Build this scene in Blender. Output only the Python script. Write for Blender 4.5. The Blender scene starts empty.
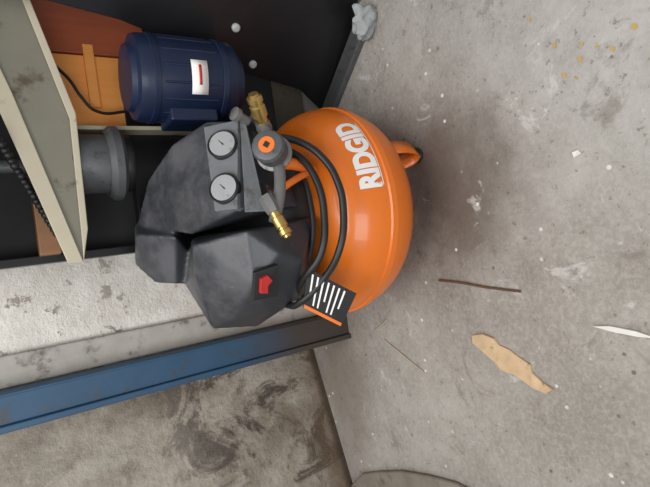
import bpy, bmesh, math, random
from mathutils import Vector, Matrix, noise
random.seed(4)
scene=bpy.context.scene
scene.view_settings.view_transform='Standard'
COL=bpy.context.collection

# ---------------------------------------------------------------- camera
f=480.0;p=math.radians(32.3);th=math.radians(8);h=.72
F=Vector((0,math.cos(p),-math.sin(p)));U=Vector((0,math.sin(p),math.cos(p)));R=Vector((1,0,0))
c,s=math.cos(th),math.sin(th)
r=-c*U-s*R; u=-s*U+c*R
cam=bpy.data.cameras.new('camera');co=bpy.data.objects.new('camera',cam);COL.objects.link(co)
cam.sensor_width=36;cam.lens=f/650*36;cam.clip_start=.01
M=Matrix((r,u,-F)).transposed().to_4x4();M.translation=(0,0,h);co.matrix_world=M
scene.camera=co

# ---------------------------------------------------------------- material helpers
class NT:
    def __init__(s,name):
        s.m=bpy.data.materials.new(name);s.m.use_nodes=True
        s.t=s.m.node_tree;s.n=s.t.nodes;s.l=s.t.links
        s.b=s.n['Principled BSDF'];s.geo=s.n.new('ShaderNodeNewGeometry')
        s.pos=s.geo.outputs['Position']
    def noise(s,scale,detail=6,rough=.6,vec=None,dist=0):
        n=s.n.new('ShaderNodeTexNoise');n.inputs['Scale'].default_value=scale;n.inputs['Detail'].default_value=detail
        n.inputs['Roughness'].default_value=rough;n.inputs['Distortion'].default_value=dist
        s.l.new(vec or s.pos,n.inputs['Vector']);return n.outputs['Fac']
    def ramp(s,src,a,b,lo=0,hi=1):
        n=s.n.new('ShaderNodeMapRange');n.inputs[1].default_value=a;n.inputs[2].default_value=b
        n.inputs[3].default_value=lo;n.inputs[4].default_value=hi;n.interpolation_type='SMOOTHSTEP'
        s.l.new(src,n.inputs[0]);return n.outputs[0]
    def math(s,op,a,b=None):
        n=s.n.new('ShaderNodeMath');n.operation=op
        for i,v in enumerate((a,b)):
            if v is None: continue
            if isinstance(v,(int,float)): n.inputs[i].default_value=v
            else: s.l.new(v,n.inputs[i])
        return n.outputs[0]
    def mix(s,fac,a,b):
        n=s.n.new('ShaderNodeMix');n.data_type='RGBA'
        if isinstance(fac,(int,float)): n.inputs[0].default_value=fac
        else: s.l.new(fac,n.inputs[0])
        for i,v in ((6,a),(7,b)):
            if isinstance(v,tuple): n.inputs[i].default_value=(*v[:3],1)
            else: s.l.new(v,n.inputs[i])
        return n.outputs[2]
    def xyz(s):
        n=s.n.new('ShaderNodeSeparateXYZ');s.l.new(s.pos,n.inputs[0]);return n.outputs
    def dist(s,pt,sc=(1,1,1)):
        n=s.n.new('ShaderNodeVectorMath');n.operation='SUBTRACT';s.l.new(s.pos,n.inputs[0]);n.inputs[1].default_value=pt
        m=s.n.new('ShaderNodeVectorMath');m.operation='MULTIPLY';s.l.new(n.outputs[0],m.inputs[0]);m.inputs[1].default_value=sc
        k=s.n.new('ShaderNodeVectorMath');k.operation='LENGTH';s.l.new(m.outputs[0],k.inputs[0]);return k.outputs['Value']
    def bump(s,src,strength=.3,dist=.003):
        n=s.n.new('ShaderNodeBump');n.inputs['Strength'].default_value=strength;n.inputs['Distance'].default_value=dist
        s.l.new(src,n.inputs['Height']);s.l.new(n.outputs[0],s.b.inputs['Normal'])
    def col(s,v):
        if isinstance(v,tuple): s.b.inputs['Base Color'].default_value=(*v[:3],1)
        else: s.l.new(v,s.b.inputs['Base Color'])
def simple(name,col,rough=.5,metal=0,var=.15,scale=30,bump=0,coat=0,dirt=None,dlo=.55,dhi=.7):
    t=NT(name);n=t.noise(scale)
    d=tuple(x*(1-var) for x in col);e=tuple(min(1,x*(1+var)) for x in col)
    o=t.mix(n,d,e)
    if dirt: o=t.mix(t.ramp(t.noise(scale*.7,8,.7),dlo,dhi),o,dirt)
    t.col(o);t.b.inputs['Roughness'].default_value=rough;t.b.inputs['Metallic'].default_value=metal
    t.b.inputs['Coat Weight'].default_value=coat
    if bump: t.bump(t.noise(scale*6),bump,.001)
    return t.m

# floor
t=NT('concrete_floor')
big=t.noise(3.2,5,.6);med=t.noise(14,8,.65);fine=t.noise(120,6,.7)
o=t.mix(t.ramp(big,.35,.65),(.28,.255,.225),(.43,.405,.37))
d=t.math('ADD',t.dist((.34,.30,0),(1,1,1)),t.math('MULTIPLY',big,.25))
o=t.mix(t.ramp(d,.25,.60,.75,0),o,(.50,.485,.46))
o=t.mix(t.ramp(med,.3,.7),t.mix(.35,o,(.18,.16,.13)),o)
o=t.mix(t.ramp(fine,.42,.62,0,.3),o,(.56,.53,.49))
o=t.mix(t.ramp(t.noise(60,8,.75),.56,.65,0,.7),o,(.13,.105,.08))
o=t.mix(t.ramp(t.noise(9,9,.75,dist=.8),.55,.66,0,.55),o,(.17,.145,.115))
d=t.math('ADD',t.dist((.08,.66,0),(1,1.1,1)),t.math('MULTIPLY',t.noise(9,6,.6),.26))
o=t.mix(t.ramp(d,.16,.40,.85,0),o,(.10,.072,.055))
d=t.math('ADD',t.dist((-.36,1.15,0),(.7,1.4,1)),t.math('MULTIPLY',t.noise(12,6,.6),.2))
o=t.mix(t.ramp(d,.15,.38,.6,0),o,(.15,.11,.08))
o=t.mix(t.ramp(t.noise(7,9,.75,dist=1.2),.58,.66,0,.55),o,(.64,.63,.6))
v=t.n.new('ShaderNodeTexVoronoi');v.inputs['Scale'].default_value=26;t.l.new(t.pos,v.inputs['Vector'])
spots=t.math('MULTIPLY',t.ramp(v.outputs['Distance'],.06,.12,1,0),t.ramp(t.noise(5,3),.46,.52))
o=t.mix(spots,o,(.72,.70,.66))
v=t.n.new('ShaderNodeTexVoronoi');v.inputs['Scale'].default_value=34;t.l.new(t.pos,v.inputs['Vector'])
spots=t.math('MULTIPLY',t.ramp(v.outputs['Distance'],.09,.14,1,0),t.ramp(t.noise(4,3),.38,.44,1,0))
o=t.mix(t.math('MULTIPLY',spots,.7),o,(.08,.065,.05))
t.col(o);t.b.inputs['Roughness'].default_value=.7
t.bump(t.math('ADD',fine,t.math('MULTIPLY',med,2)),.4,.003)
M_floor=t.m

def wallmat(name,white_on):
    t=NT(name);X,Y,Z=t.xyz()
    n1=t.noise(5,8,.65);n2=t.noise(15,8,.7);n3=t.noise(90,6,.7);n4=t.noise(6,9,.7,dist=1.0)
    if white_on:
        o=t.mix(t.ramp(n2,.56,.60,0,.9),(.80,.77,.72),(.17,.14,.11))
        o=t.mix(t.ramp(n1,.42,.6,.5,0),o,(.52,.47,.40))
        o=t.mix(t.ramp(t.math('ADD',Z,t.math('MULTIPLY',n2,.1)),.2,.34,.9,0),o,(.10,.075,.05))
    else:
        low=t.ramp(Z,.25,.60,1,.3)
        o=t.mix(t.ramp(n1,.38,.62),(.24,.20,.155),(.44,.40,.34))
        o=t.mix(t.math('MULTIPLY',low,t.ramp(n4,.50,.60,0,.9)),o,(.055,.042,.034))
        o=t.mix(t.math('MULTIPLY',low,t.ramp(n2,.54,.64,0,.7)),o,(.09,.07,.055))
        o=t.mix(t.ramp(t.noise(4,6,.6,dist=.5),.56,.64,0,.4),o,(.55,.52,.46))
        o=t.mix(t.ramp(n3,.55,.7,0,.35),o,(.5,.47,.42))
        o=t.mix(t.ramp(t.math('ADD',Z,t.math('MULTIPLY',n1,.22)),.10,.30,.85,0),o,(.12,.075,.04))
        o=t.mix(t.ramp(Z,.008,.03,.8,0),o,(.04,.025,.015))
    t.col(o);t.b.inputs['Roughness'].default_value=.85
    t.bump(t.math('ADD',n3,t.math('MULTIPLY',n2,3)),.6,.006)
    return t.m
M_wallw=wallmat('flaking_white_paint',True);M_wall=wallmat('stained_plaster',False)

M_band=simple('bare_mortar',(.42,.395,.36),.9,0,.3,25,.4,0,(.16,.14,.12))
t=NT('blue_painted_steel');X,Y,Z=t.xyz()
n=t.noise(30,8,.7)
o=t.mix(t.noise(9),(.012,.05,.105),(.026,.092,.175))
o=t.mix(t.ramp(n,.56,.66,0,.7),o,(.06,.045,.03))
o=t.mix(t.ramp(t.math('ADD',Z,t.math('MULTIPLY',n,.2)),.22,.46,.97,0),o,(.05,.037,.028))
t.col(o);t.b.inputs['Roughness'].default_value=.5;t.bump(n,.3,.002);M_blue=t.m

t=NT('orange_enamel')
n=t.noise(45,8,.7)
o=t.mix(t.noise(6),(.72,.155,.010),(.84,.20,.015))
o=t.mix(t.ramp(t.noise(90,5,.65),.66,.71,0,.8),o,(.12,.05,.02))
o=t.mix(t.ramp(n,.57,.72,0,.3),o,(.42,.18,.07))
t.col(o);t.b.inputs['Roughness'].default_value=.32;t.b.inputs['Coat Weight'].default_value=.25;M_or=t.m
t=NT('dusty_black_plastic')
nx=t.n.new('ShaderNodeSeparateXYZ');t.l.new(t.geo.outputs['Normal'],nx.inputs[0])
dust=t.ramp(nx.outputs[2],0,1,0,.6)
o=t.mix(t.noise(12),(.020,.022,.028),(.034,.037,.045))
o=t.mix(t.math('MULTIPLY',dust,t.ramp(t.noise(9,8,.7),.35,.65)),o,(.15,.15,.16))
o=t.mix(t.ramp(t.noise(40,8,.75,dist=1),.63,.69,0,.45),o,(.3,.29,.27))
t.col(o);t.b.inputs['Roughness'].default_value=.40;t.bump(t.noise(700,3),.2,.0006);M_shroud=t.m
M_blk=simple('black_rubber',(.012,.012,.013),.45)
M_panel=simple('gauge_console_grey',(.17,.18,.19),.45,0,.15,40,0,0,(.10,.095,.09))
M_face=simple('gauge_face',(.34,.345,.35),.35,0,.1,60,0,.3,(.2,.195,.19))
M_bolt=simple('bolt_zinc',(.46,.46,.46),.35,0,.06,40)
M_brass=simple('brass',(.62,.42,.14),.3,.9,.15,60)
M_steel=simple('grey_steel',(.20,.20,.195),.45,.4,.25,40,.2,0,(.07,.06,.05))
M_dsteel=simple('dull_cast_metal',(.10,.104,.108),.5,.3,.25,40,.2,0,(.05,.045,.04))
M_white=simple('white_print',(.85,.83,.80),.5,0,.03)
M_red=simple('red_switch',(.50,.022,.018),.45)
M_org2=simple('orange_print',(.75,.17,.02),.5)
M_black=simple('black_sheet_metal',(.011,.011,.013),.35,.2,.4,12,.1,.1,(.035,.030,.027),.6,.75)
M_bpan=simple('dark_backboard',(.012,.0115,.0115),.7,0,.3,12,0,0,(.03,.024,.02))
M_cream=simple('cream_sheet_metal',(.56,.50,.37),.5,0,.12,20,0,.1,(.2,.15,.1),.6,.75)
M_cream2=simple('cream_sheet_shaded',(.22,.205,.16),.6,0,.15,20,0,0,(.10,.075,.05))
M_motor=simple('navy_motor_paint',(.007,.016,.050),.45,.1,.3,25,.1,.1,(.03,.03,.035),.56,.75)
def wood(name,a,b):
    t=NT(name)
    mp=t.n.new('ShaderNodeMapping');mp.inputs['Scale'].default_value=(40,40,4);t.l.new(t.pos,mp.inputs[0])
    o=t.mix(t.noise(1.5,6,.6,mp.outputs[0],.6),a,b);t.col(o);t.b.inputs['Roughness'].default_value=.5;return t.m
M_wood=wood('wood_grain',(.80,.26,.045),(.98,.43,.10))
M_wood2=wood('brown_wood',(.20,.09,.035),(.40,.20,.09))
M_redwood=wood('red_brown_wood',(.24,.045,.015),(.45,.10,.03))
M_cloth=simple('grey_rag_cloth',(.34,.36,.36),.9,0,.35,50,.5,0,(.10,.10,.10))
M_leaf=simple('dry_leaf',(.60,.43,.26),.8,0,.3,60,.3,0,(.3,.19,.1))
M_twig=simple('rusty_twig',(.13,.065,.035),.8,0,.4,80,.5)
M_straw=simple('pale_straw',(.45,.38,.28),.8,0,.2,80)
M_chip=simple('white_chip',(.75,.73,.68),.7,0,.1,80)
M_yel=simple('yellow_flake',(.55,.34,.09),.7,0,.2,80)
M_dark=simple('dark_plinth',(.22,.19,.155),.85,0,.4,18,.4,0,(.10,.08,.06),.5,.65)

# ---------------------------------------------------------------- mesh helpers
def empty(name,loc=(0,0,0)):
    e=bpy.data.objects.new(name,None);e.empty_display_size=.05;COL.objects.link(e);return e
def obj(name,bm,mats,parent=None,smooth=None,bevel=0,seg=2):
    me=bpy.data.meshes.new(name);bmesh.ops.recalc_face_normals(bm,faces=bm.faces);bm.to_mesh(me);bm.free()
    for m in (mats if isinstance(mats,(list,tuple)) else [mats]): me.materials.append(m)
    ob=bpy.data.objects.new(name,me);COL.objects.link(ob)
    if parent: ob.parent=parent
    if smooth is not None:
        for q in me.polygons:q.use_smooth=True
        me.set_sharp_from_angle(angle=math.radians(smooth))
    if bevel:
        b=ob.modifiers.new('bevel','BEVEL');b.width=bevel;b.segments=seg;b.limit_method='ANGLE';b.angle_limit=math.radians(12)
    return ob
def box(name,lo,hi,mat,parent=None,bevel=.002):
    bm=bmesh.new();bmesh.ops.create_cube(bm,size=1)
    for v in bm.verts: v.co=Vector([lo[i]+(v.co[i]+.5)*(hi[i]-lo[i]) for i in range(3)])
    return obj(name,bm,mat,parent,bevel=bevel)
def lathe_bm(profile,seg=64,bm=None,mtx=None,mi=0):
    bm=bm or bmesh.new();rings=[]
    for (rr,z) in profile:
        if rr<1e-6: rings.append([bm.verts.new((0,0,z))])
        else: rings.append([bm.verts.new((rr*math.cos(2*math.pi*i/seg),rr*math.sin(2*math.pi*i/seg),z)) for i in range(seg)])
    for a,b in zip(rings,rings[1:]):
        for i in range(seg):
            j=(i+1)%seg
            if len(a)==1 and len(b)==1: continue
            if len(a)==1: bm.faces.new((a[0],b[i],b[j]))
            elif len(b)==1: bm.faces.new((a[i],a[j],b[0]))
            else: bm.faces.new((a[i],a[j],b[j],b[i]))
    if mtx is not None:
        for ring in rings:
            for v in ring: v.co=mtx@v.co
    return bm
def axis_m(loc,d):
    q=Vector(d).normalized().to_track_quat('Z','Y').to_matrix().to_4x4();q.translation=loc;return q
def lathe(name,profile,loc,d,mat,parent=None,seg=32,smooth=35):
    return obj(name,lathe_bm(profile,seg,mtx=axis_m(loc,d)),mat,parent,smooth=smooth)
def tube(name,pts,rad,mat,parent=None):
    cu=bpy.data.curves.new(name,'CURVE');cu.dimensions='3D';cu.bevel_depth=rad;cu.bevel_resolution=4;cu.resolution_u=10;cu.use_fill_caps=True
    sp=cu.splines.new('BEZIER');sp.bezier_points.add(len(pts)-1)
    for b,q in zip(sp.bezier_points,pts): b.co=q;b.handle_left_type=b.handle_right_type='AUTO'
    ob=bpy.data.objects.new(name,cu);COL.objects.link(ob);cu.materials.append(mat)
    dg=bpy.context.evaluated_depsgraph_get();me=bpy.data.meshes.new_from_object(ob.evaluated_get(dg))
    bpy.data.objects.remove(ob);o2=bpy.data.objects.new(name,me);COL.objects.link(o2)
    if not me.materials: me.materials.append(mat)
    for q in me.polygons:q.use_smooth=True
    if parent:o2.parent=parent
    return o2
def prism(name,pts,thick,mat,parent=None,bevel=.0015):
    bm=bmesh.new();vs=[bm.verts.new(q) for q in pts];fc=bm.faces.new(vs);fc.normal_update();n=fc.normal.copy()
    r_=bmesh.ops.extrude_face_region(bm,geom=[fc])
    for v in r_['geom']:
        if isinstance(v,bmesh.types.BMVert): v.co+=n*thick
    return obj(name,bm,mat,parent,bevel=bevel)
def hull(bm,pts):
    vs=[bm.verts.new(q) for q in pts]
    res=bmesh.ops.convex_hull(bm,input=vs)
    dead=[g for g in res['geom_interior'] if isinstance(g,bmesh.types.BMVert) and g.is_valid]
    if dead: bmesh.ops.delete(bm,geom=dead,context='VERTS')
def text_mesh(body,size,bold=0.0):
    cu=bpy.data.curves.new('t','FONT');cu.body=body;cu.size=size;cu.offset=bold;cu.align_x='CENTER';cu.align_y='CENTER'
    ob=bpy.data.objects.new('t',cu);COL.objects.link(ob)
    dg=bpy.context.evaluated_depsgraph_get();me=bpy.data.meshes.new_from_object(ob.evaluated_get(dg))
    bpy.data.objects.remove(ob);return me

# ---------------------------------------------------------------- room
WY=1.15
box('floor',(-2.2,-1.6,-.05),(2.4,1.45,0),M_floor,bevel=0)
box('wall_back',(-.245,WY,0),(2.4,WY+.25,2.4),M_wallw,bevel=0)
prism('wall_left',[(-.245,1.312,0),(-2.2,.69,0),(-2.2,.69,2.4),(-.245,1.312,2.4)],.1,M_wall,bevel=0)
box('trim_1',(-.192,WY-.018,0),(-.130,WY,2.3),M_band,bevel=.004)
post=empty('steel_post')
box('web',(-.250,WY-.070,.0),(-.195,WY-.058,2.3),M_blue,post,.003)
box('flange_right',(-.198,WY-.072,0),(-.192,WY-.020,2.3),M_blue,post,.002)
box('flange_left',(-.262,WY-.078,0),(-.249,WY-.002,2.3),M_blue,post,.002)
bm=bmesh.new()
base=[(-.69,1.165),(-.635,1.10),(-.605,1.025),(-.572,.93),(-.55,.831),(-.538,.75),(-.54,.69),(-.57,.60),(-.75,.50),(-1.0,.55),(-1.05,1.05)]
vs=[bm.verts.new((x,y,0)) for x,y in base];fc=bm.faces.new(vs)
rr=bmesh.ops.extrude_face_region(bm,geom=[fc])
for v in rr['geom']:
    if isinstance(v,bmesh.types.BMVert): v.co.z+=.012
obj('concrete_plinth',bm,M_dark,bevel=.005,seg=3)

# ---------------------------------------------------------------- air compressor
comp=empty('air_compressor')
AX=Vector((.065,.854,0))
prof=[(0,.045),(.08,.047),(.13,.057),(.17,.078),(.196,.106),(.208,.135),(.211,.152),(.2145,.154),(.2145,.166),(.211,.168),(.209,.190),(.201,.215),(.184,.240),(.155,.258),(.12,.268),(.06,.273),(0,.274)]
def sm(prof,n=5):
    out=[]
    for i in range(len(prof)-1):
        p0=prof[max(i-1,0)];p1=prof[i];p2=prof[i+1];p3=prof[min(i+2,len(prof)-1)]
        for k in range(n):
            tt=k/n
            out.append(tuple(.5*((2*p1[j])+(-p0[j]+p2[j])*tt+(2*p0[j]-5*p1[j]+4*p2[j]-p3[j])*tt*tt+(-p0[j]+3*p1[j]-3*p2[j]+p3[j])*tt**3) for j in (0,1)))
    out.append(prof[-1]);return [(max(0,a),b) for a,b in out]
top=sm(prof[9:]);bot=sm(prof[:7])
full=bot[:-1]+[prof[6],prof[7],prof[8],prof[9]]+top[1:]
obj('tank',lathe_bm(full,96,mtx=Matrix.Translation(AX)),M_or,comp,smooth=50)
def surf(ang,sarc,off):
    acc=0
    for a,b in zip(top,top[1:]):
        L=math.hypot(b[0]-a[0],b[1]-a[1])
        if acc+L>=sarc:
            k=(sarc-acc)/L;rr_=a[0]+(b[0]-a[0])*k;z=a[1]+(b[1]-a[1])*k
            n=Vector(((b[1]-a[1]),-(b[0]-a[0]))).normalized();rr_+=n.x*off;z+=n.y*off;break
        acc+=L
    return Vector((AX.x+rr_*math.sin(ang),AX.y-rr_*math.cos(ang),z))
def decal(name,body,size,bold,ang0,s0,width,mat,off=.0012,hscale=1):
    me=text_mesh(body,size,bold);bm=bmesh.new();bm.from_mesh(me)
    xs=[v.co.x for v in bm.verts];w=max(xs)-min(xs);cx=(max(xs)+min(xs))/2
    ys=[v.co.y for v in bm.verts];cy=(max(ys)+min(ys))/2;hh=max(ys)-min(ys)
    for i in range(1,8):
        bmesh.ops.bisect_plane(bm,geom=bm.verts[:]+bm.edges[:]+bm.faces[:],plane_co=(0,min(ys)+hh*i/8,0),plane_no=(0,1,0))
    for v in bm.verts:
        v.co=surf(ang0+((v.co.x-cx)/w*width)/.205,s0+(v.co.y-cy)*hscale,off)
    return obj(name,bm,mat,comp)
decal('brand_lettering','RIDGID',.048,.0026,math.radians(25),.032,.142,M_white,hscale=1.12)
bm=bmesh.new();prev=None
for i in range(30):
    a=math.radians(6+38*i/29)
    q=(bm.verts.new(surf(a,.0075,.0012)),bm.verts.new(surf(a,.0093,.0012)))
    if prev: bm.faces.new((prev[0],q[0],q[1],prev[1]))
    prev=q
obj('lettering_rule',bm,M_white,comp)
for k,a in enumerate((36,145,255)):
    a=math.radians(a);d=Vector((math.sin(a),-math.cos(a),0));tn=Vector((math.cos(a),math.sin(a),0))
    bm=bmesh.new();prof2=[(.115,.052),(.132,.036),(.142,.018),(.152,.012),(.164,.014),(.172,.030),(.176,.055),(.176,.085)]
    prev=None
    for (rr_,z) in prof2:
        q=[bm.verts.new(AX+d*rr_+tn*w+Vector((0,0,z))) for w in (-.016,.016)]
        if prev: bm.faces.new((prev[0],prev[1],q[1],q[0]))
        prev=q
    ob=obj('foot_strap_%d'%(k+1),bm,M_or,comp,smooth=60)
    so=ob.modifiers.new('s','SOLIDIFY');so.thickness=.004;so.offset=0
    lathe('foot_pad_%d'%(k+1),[(0,0),(.014,0),(.016,.004),(.013,.012),(0,.012)],AX+d*.153,(0,0,1),M_blk,comp)
lathe('pump_base',[(0,.255),(.128,.262),(.132,.275),(.130,.33),(.12,.35),(0,.35)],AX+Vector((0,.01,0)),(0,0,1),M_blk,comp,seg=24)
# faceted shroud
GA=Vector((.224,.79,.4253));GB=Vector((.223,.745,.387));GC=Vector((.0707,.70,.4274));GD=Vector((.074,.74,.4455))
bm=bmesh.new()
hull(bm,[(.088,1.0,.520),(.168,.95,.498),(.213,.86,.470),(.242,.81,.417),(.238,.87,.38),(.20,.96,.38),(.048,.83,.468),tuple(GA),tuple(GB),tuple(GC),tuple(GD),(.226,.750,.372),(.065,.692,.385),(.18,.78,.30),(.07,.715,.31),(.18,.92,.30),(.08,1.0,.32),(.135,.84,.482),(.10,.76,.455)])
hull(bm,[(.027,.775,.482),(.036,.685,.425),(-.024,.682,.335),(-.088,.735,.335),(-.108,.80,.42),(-.126,.86,.442),(-.043,.93,.460),(-.10,.96,.39),(.05,.95,.43),(-.08,.76,.28),(.05,.72,.28),(-.10,.90,.28),(.05,.97,.28),(-.05,.700,.418),(-.02,.80,.479),(-.138,.85,.36),(.04,.69,.36),(-.105,.765,.37),(-.005,.673,.38),(-.085,.83,.455)])
hull(bm,[(.090,1.0,.523),(.010,1.0,.533),(-.030,.99,.503),(-.036,.93,.478),(.05,.87,.483),(.065,.95,.535),(.05,1.05,.46),(.09,1.03,.47),(.0,1.03,.40),(.09,1.02,.40),(-.05,.95,.40)])
sh=obj('faceted_shroud',bm,M_shroud,comp)
rm=sh.modifiers.new('remesh','REMESH');rm.mode='VOXEL';rm.voxel_size=.0035;rm.use_smooth_shade=True
smo=sh.modifiers.new('soft','SMOOTH');smo.factor=.5;smo.iterations=6
# gauge console plate
nrm=(GB-GC).cross(GD-GC).normalized()+(GA-GB).cross(GD-GA).normalized()
nrm.normalize()
if nrm.z<0:nrm=-nrm
ex=(GB-GC).normalized()
def con(a,b,off=0):
    lo=GC.lerp(GB,a);hi=GD.lerp(GA,a);return lo.lerp(hi,b)+nrm*off
bm=bmesh.new()
G=[[[bm.verts.new(con(a/6,b,o_)) for a in range(7)] for b in (-.05,1.05)] for o_ in (-.006,.005)]
for i in range(6):
    for L in G: bm.faces.new((L[0][i],L[0][i+1],L[1][i+1],L[1][i]))
    for b in (0,1): bm.faces.new((G[0][b][i],G[0][b][i+1],G[1][b][i+1],G[1][b][i]))
for i in (0,6): bm.faces.new((G[0][0][i],G[0][1][i],G[1][1][i],G[1][0][i]))
obj('gauge_console',bm,M_panel,comp)
for k,a in enumerate((.22,.72)):
    an=((con(a+.1,.5)-con(a-.1,.5)).cross(con(a,1)-con(a,0))).normalized()
    if an.z<0:an=-an
    an=(an+Vector((0,-.35,0))).normalized()
    ey=an.cross(ex).normalized()
    q=con(a,.45,.0)+an*.013
    lathe('gauge_rim_%d'%(k+1),[(.0,-.016),(.0245,-.016),(.0255,.002),(.0235,.004),(.0215,.002),(0,.002)],q,an,M_blk,comp)
    lathe('gauge_face_%d'%(k+1),[(0,0),(.0215,0),(.0215,.0008),(0,.0008)],q+an*.0022,an,M_face,comp)
    bm=bmesh.new();dn=(ex*.6+ey*.5).normalized();sd=dn.cross(an)
    bm.faces.new([bm.verts.new(q+an*.0038+w) for w in (-sd*.001-dn*.004,sd*.001-dn*.004,dn*.017)])
    obj('gauge_needle_%d'%(k+1),bm,M_blk,comp)
prism('console_lip',[(.228,.742,.384),(.228,.739,.376),(.064,.685,.388),(.066,.692,.420)],.003,M_panel,comp)
kd=Vector((.15,-.75,.65)).normalized();kp=Vector((.160,.672,.372))
lathe('regulator_stem',[(0,-.06),(.012,-.06),(.012,0),(0,0)],kp,kd,M_steel,comp)
lathe('regulator_knob',[(0,-.022),(.022,-.022),(.026,-.016),(.027,.010),(.024,.016),(.018,.018),(0,.018)],kp,kd,M_dsteel,comp,seg=16,smooth=20)
lathe('knob_ring',[(.022,-.030),(.029,-.030),(.030,-.024),(.022,-.022)],kp,kd,M_steel,comp)
lathe('knob_disc',[(0,.0),(.013,.0),(.013,.001),(0,.001)],kp+kd*.0182,kd,M_org2,comp)
lathe('knob_emblem',[(0,.0),(.006,.0),(.006,.001),(0,.001)],kp+kd*.0192,kd,M_blk,comp,seg=4)
tube('manifold',[(.235,.755,.350),(.19,.71,.350),(.15,.69,.352),(.10,.675,.362),(.045,.665,.385)],.0095,M_steel,comp)
tube('manifold_drop',[(.14,.69,.35),(.138,.70,.31),(.13,.73,.26)],.010,M_org2,comp)
cprof=[(0,0),(.010,0),(.010,.010),(.013,.012),(.013,.030),(.0105,.032),(.0105,.036),(.013,.038),(.013,.046),(.008,.048),(.008,.052),(0,.052)]
lathe('brass_coupler_1',cprof,(.218,.725,.352),(.6,-.45,.38),M_brass,comp,seg=20)
lathe('coupler_collar_1',[(0,-.02),(.012,-.02),(.014,-.012),(.012,0),(0,0)],(.218,.725,.352),(.6,-.45,.38),M_steel,comp)
cd=(-.85,-.30,-.22)
lathe('brass_coupler_2',[(a*.75,b*.85) for a,b in cprof],(.058,.662,.385),cd,M_brass,comp,seg=20)
lathe('coupler_collar_2',[(0,-.03),(.011,-.03),(.012,-.012),(.010,0),(0,0)],(.058,.662,.385),cd,M_steel,comp,seg=6)
lathe('relief_valve',[(0,0),(.008,0),(.008,.02),(.012,.022),(.012,.03),(0,.034)],(.222,.738,.372),(.35,-.3,.9),M_steel,comp,seg=12)
tube('power_cord',[(.190,.71,.350),(.172,.68,.312),(.140,.655,.288),(.095,.638,.276),(.045,.634,.276),(-.012,.642,.288),(-.06,.680,.305),(-.095,.72,.335),(-.10,.77,.33)],.0060,M_blk,comp)
tube('air_hose',[(.180,.73,.340),(.150,.690,.312),(.105,.664,.300),(.045,.655,.300),(-.015,.662,.312),(-.055,.700,.330),(-.09,.77,.31)],.0062,M_blk,comp)
tube('pressure_hose',[(.165,.74,.30),(.125,.715,.295),(.07,.705,.292),(.02,.705,.295),(-.04,.72,.31),(-.09,.76,.30)],.005,M_blk,comp)
tube('orange_pipe',[(.13,.715,.27),(.115,.70,.315),(.10,.70,.345)],.006,M_org2,comp)
prism('switch_recess',[(-.070,.705,.425),(-.026,.686,.424),(-.020,.679,.385),(-.070,.705,.380)],-.008,M_blk,comp)
prism('power_switch',[(-.060,.693,.416),(-.038,.684,.416),(-.034,.681,.404),(-.043,.685,.396),(-.050,.689,.403),(-.062,.695,.402)],-.008,M_red,comp,.001)
tg=empty('tag');tg.parent=comp
T0=Vector((-.036,.680,.330));T1=Vector((-.090,.655,.258));T2=Vector((-.145,.694,.272));T3=Vector((-.101,.710,.332))
tn=(T1-T0).cross(T3-T0).normalized()
if tn.y>0: tn=-tn
def tp(a,b,off=0): return T0.lerp(T1,a).lerp(T3.lerp(T2,a),b)+tn*off
def tq(name,a0,a1,b0,b1,off,mat):
    bm=bmesh.new();bm.faces.new([bm.verts.new(tp(*q,off)) for q in ((a0,b0),(a1,b0),(a1,b1),(a0,b1))]);o=obj(name,bm,mat,tg)
    so=o.modifiers.new('s','SOLIDIFY');so.thickness=.0006;return o
tq('tag_sheet',0,1,0,1,0,M_blk)
for i in range(7):
    tq('tag_line_%d'%i,.10+.11*i,.135+.11*i,.08,.84 if i%3 else .6,.0008,M_white)
tq('tag_orange',.02,.98,.91,1,.0008,M_org2)

# ---------------------------------------------------------------- machine stand
st=empty('machine_stand')
pan=[(.338,1.05,.0),(.383,1.003,.096),(.403,.982,.236),(.461,.918,.515),(.473,.905,.634),(.475,.903,.85),(.62,.745,.85),(.62,.745,.10),(.56,.81,.02),(.498,.877,.0)]
prism('leg_panel',pan,.004,M_black,st)
ob=box('floor_runner',(0,0,0),(.24,.045,.016),M_dsteel,st,.003);ob.location=(.315,1.015,0);ob.rotation_euler=(0,0,math.radians(-52))
pn=Vector((-.737,-.676,0))
for k,(x,y,z) in enumerate(((.420,.963,.235),(.47,.907,.29),(.55,.82,.5))):
    lathe('panel_bolt_%d'%k,[(0,-.004),(.009,-.004),(.009,.001),(.006,.004),(0,.005)],Vector((x,y,z))+pn*.003,pn,M_bolt,st,seg=12)
box('back_board',(.04,1.10,.12),(1.0,1.115,.85),M_bpan,st)
box('added_shade_top',(.03,.86,.85),(1.0,1.12,.88),M_cream,st)  # unseen slab above the frame, added to shade the motor and bench interior
box('right_leg',(.93,.86,0),(.98,1.1,.85),M_black,st)
k=.95
def kp_(a,b,y=k): return Vector((a*y,y,.72-b*y))
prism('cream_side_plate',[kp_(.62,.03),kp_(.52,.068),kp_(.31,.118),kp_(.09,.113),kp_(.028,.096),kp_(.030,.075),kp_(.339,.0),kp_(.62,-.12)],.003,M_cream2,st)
prism('cream_flange',[kp_(.028,.098,.945),kp_(.030,.072,.945),kp_(.345,-.010,.945),kp_(.56,-.07,.945),kp_(.56,-.04,.945),kp_(.345,.022,.945)],.003,M_cream,st)
prism('cream_flange_lower',[kp_(.028,.098,.944),kp_(.06,.100,.944),kp_(.30,.108,.944),kp_(.53,.055,.944),kp_(.53,.068,.944),kp_(.31,.120,.944),kp_(.09,.113,.944)],.003,M_cream,st)
box('divider_strip',(.285,1.02,.36),(.293,1.09,.62),M_cream,st,.001)
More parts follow.
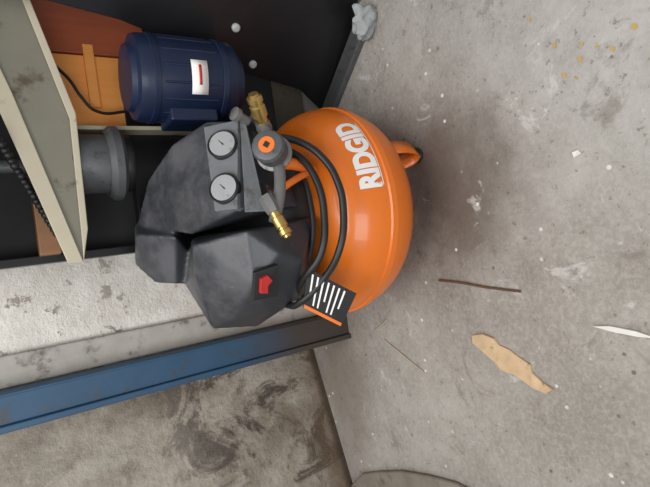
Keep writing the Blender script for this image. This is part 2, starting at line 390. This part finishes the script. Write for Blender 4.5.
box('low_crossbar',(.04,1.06,.30),(.36,1.095,.50),M_black,st)
box('left_upright',(.036,1.05,.0),(.052,1.10,.85),M_black,st)
box('lower_shelf_front',(.04,1.06,.0),(.30,1.095,.10),M_black,st)

mo=empty('electric_motor')
c0=Vector((.351,.911,0))
body=[(0,.308),(.040,.309),(.060,.312),(.062,.322),(.074,.326),(.079,.335),(.079,.500),(.076,.510),(.062,.513),(.058,.522),(0,.524)]
lathe('motor_housing',body,c0,(0,0,1),M_motor,mo,seg=48)
lathe('motor_band',[(.077,.350),(.081,.352),(.081,.361),(.077,.363)],c0,(0,0,1),M_motor,mo,seg=48)
lathe('motor_band_2',[(.077,.476),(.081,.478),(.081,.487),(.077,.489)],c0,(0,0,1),M_motor,mo,seg=48)
lathe('motor_bracket',[(0,0),(.02,0),(.02,.11),(0,.11)],c0+Vector((0,0,.42)),(.737,.676,0),M_blk,mo,seg=16)
box('terminal_box',(.262,.87,.37),(.30,.95,.46),M_motor,mo,.004)
for i in range(16):
    a=2*math.pi*i/16;d=Vector((math.cos(a),math.sin(a),0))
    tube('fin_%d'%i,[c0+d*.0775+Vector((0,0,.37)),c0+d*.078+Vector((0,0,.42)),c0+d*.0775+Vector((0,0,.470))],.0025,M_motor,mo)
def cyl_pt(a,z,rr_): a=math.radians(a);return c0+Vector((rr_*math.sin(a),-rr_*math.cos(a),z))
def cylpatch(name,a0,a1,z0,z1,rr_,mat):
    bm=bmesh.new();prev=None
    for i in range(7):
        a=a0+(a1-a0)*i/6;q=(bm.verts.new(cyl_pt(a,z0,rr_)),bm.verts.new(cyl_pt(a,z1,rr_)))
        if prev: bm.faces.new((prev[0],q[0],q[1],prev[1]))
        prev=q
    o=obj(name,bm,mat,mo,smooth=40);so=o.modifiers.new('s','SOLIDIFY');so.thickness=.001;return o
cylpatch('warning_label',-36,6,.394,.424,.0825,M_white)
cylpatch('label_arrow',-24,0,.406,.411,.0835,M_red)

gm=empty('grey_pulley_housing')
g0=Vector((.213,1.005,0))
lathe('cylinder_body',[(0,.56),(.056,.56),(.056,.620),(.050,.634),(.018,.636),(.016,.645),(0,.645)],g0,(0,0,1),M_dsteel,gm)
lathe('flange',[(0,.530),(.064,.530),(.072,.537),(.072,.550),(.062,.560),(0,.560)],g0,(0,0,1),M_dsteel,gm)
lathe('black_skirt',[(0,.515),(.055,.515),(.057,.52),(.055,.530),(0,.530)],g0,(0,0,1),M_blk,gm)
lathe('hanger_rod',[(0,.645),(.012,.645),(.012,.85),(0,.85)],g0,(0,0,1),M_dsteel,gm)

wc=empty('wooden_crate')
box('plank_light',(.300,1.062,.41),(.450,1.095,.63),M_wood,wc)
box('plank_edge',(.34,1.052,.545),(.470,1.062,.565),M_wood,wc)
box('plank_red',(.452,1.058,.44),(.62,1.09,.66),M_redwood,wc)
box('shelf_board',(.05,1.0,.655),(.16,1.09,.69),M_wood2,wc)
tube('black_cable',[(.41,1.03,.62),(.38,1.02,.60),(.35,1.02,.585),(.325,1.03,.56),(.33,1.04,.49)],.003,M_blk)
ch=bmesh.new()
for i in range(22):
    tt=i/21;q=Vector((.26,.93,.735)).lerp(Vector((.085,.99,.66)),tt)
    bmesh.ops.create_uvsphere(ch,u_segments=10,v_segments=6,radius=.007,matrix=Matrix.Translation(q+Vector((0,.002*(-1)**i,0))))
obj('drive_chain',ch,M_blk,smooth=60)

bm=bmesh.new();bmesh.ops.create_icosphere(bm,subdivisions=4,radius=1)
for v in bm.verts:
    n=noise.noise(v.co*1.7)*.6+noise.noise(v.co*4)*.22
    q=v.co*(1+n);v.co=Vector((q.x*.036,q.y*.020,max(0,q.z*.028+.024)))
    v.co=Matrix.Rotation(-.35,3,'Z')@v.co+Vector((.478,.812,0))
obj('cleaning_rag',bm,M_cloth,smooth=60)

# ---------------------------------------------------------------- floor litter
tube('rusty_twig',[(-.108,.717,.004),(-.113,.66,.005),(-.122,.60,.004),(-.129,.529,.004)],.0024,M_twig)
def scrap(name,pts,mat,th=.003,z=.001):
    bm=bmesh.new();vs=[bm.verts.new((x,y,z)) for x,y in pts];fc=bm.faces.new(vs)
    e=bmesh.ops.extrude_face_region(bm,geom=[fc])
    for v in e['geom']:
        if isinstance(v,bmesh.types.BMVert): v.co.z+=th*(.5+random.random())
    bmesh.ops.triangulate(bm,faces=bm.faces[:]);return obj(name,bm,mat)
scrap('dry_leaf',[(-.217,.650),(-.232,.652),(-.246,.628),(-.262,.606),(-.276,.594),(-.281,.560),(-.296,.530),(-.302,.505),(-.293,.492),(-.284,.512),(-.270,.528),(-.257,.530),(-.246,.552),(-.236,.568),(-.229,.590),(-.217,.598),(-.211,.622)],M_leaf,.005)
scrap('splinter',[(-.181,.410),(-.187,.382),(-.192,.350),(-.192,.325),(-.184,.350),(-.179,.385)],M_chip,.004)
tube('straw',[(-.252,.929,.002),(-.28,.87,.003),(-.313,.803,.002)],.0014,M_straw)
tube('straw.001',[(-.235,.965,.002),(-.21,.92,.003),(-.20,.905,.002)],.0014,M_straw)
scrap('paint_chip',[(.076,.403),(.084,.405),(.086,.397),(.080,.392)],M_chip,.003)
bm=bmesh.new()
for (x,y) in [(.201,.402),(.211,.33),(.306,.445),(.19,.385),(.222,.35),(.235,.37),(.25,.41),(.228,.30),(.215,.375)]:
    r_=.0018+random.random()*.0022;vs=[bm.verts.new((x+r_*math.cos(i)*(1+random.random()*.4),y+r_*math.sin(i),.0015)) for i in range(6)]
    bm.faces.new(vs)
obj('sawdust_flakes',bm,M_yel)

# ---------------------------------------------------------------- light
def area(name,loc,target,size,energy,col):
    l=bpy.data.lights.new(name,'AREA');l.size=size;l.energy=energy;l.color=col
    o=bpy.data.objects.new(name,l);COL.objects.link(o);o.location=loc
    o.rotation_euler=(Vector(target)-Vector(loc)).to_track_quat('-Z','Y').to_euler()
area('ceiling_light',(-.1,.1,2.3),(0,.7,0),1.3,33,(1,.98,.95))
area('added_front_fill',(-.9,-1.4,1.2),(0,.9,.4),1.2,24,(.97,.98,1))  # fill lamp added in front to brighten the bench planks; no doorway there
w=bpy.data.worlds.new('world');scene.world=w;w.use_nodes=True
w.node_tree.nodes['Background'].inputs[0].default_value=(.94,.97,1,1);w.node_tree.nodes['Background'].inputs[1].default_value=.45
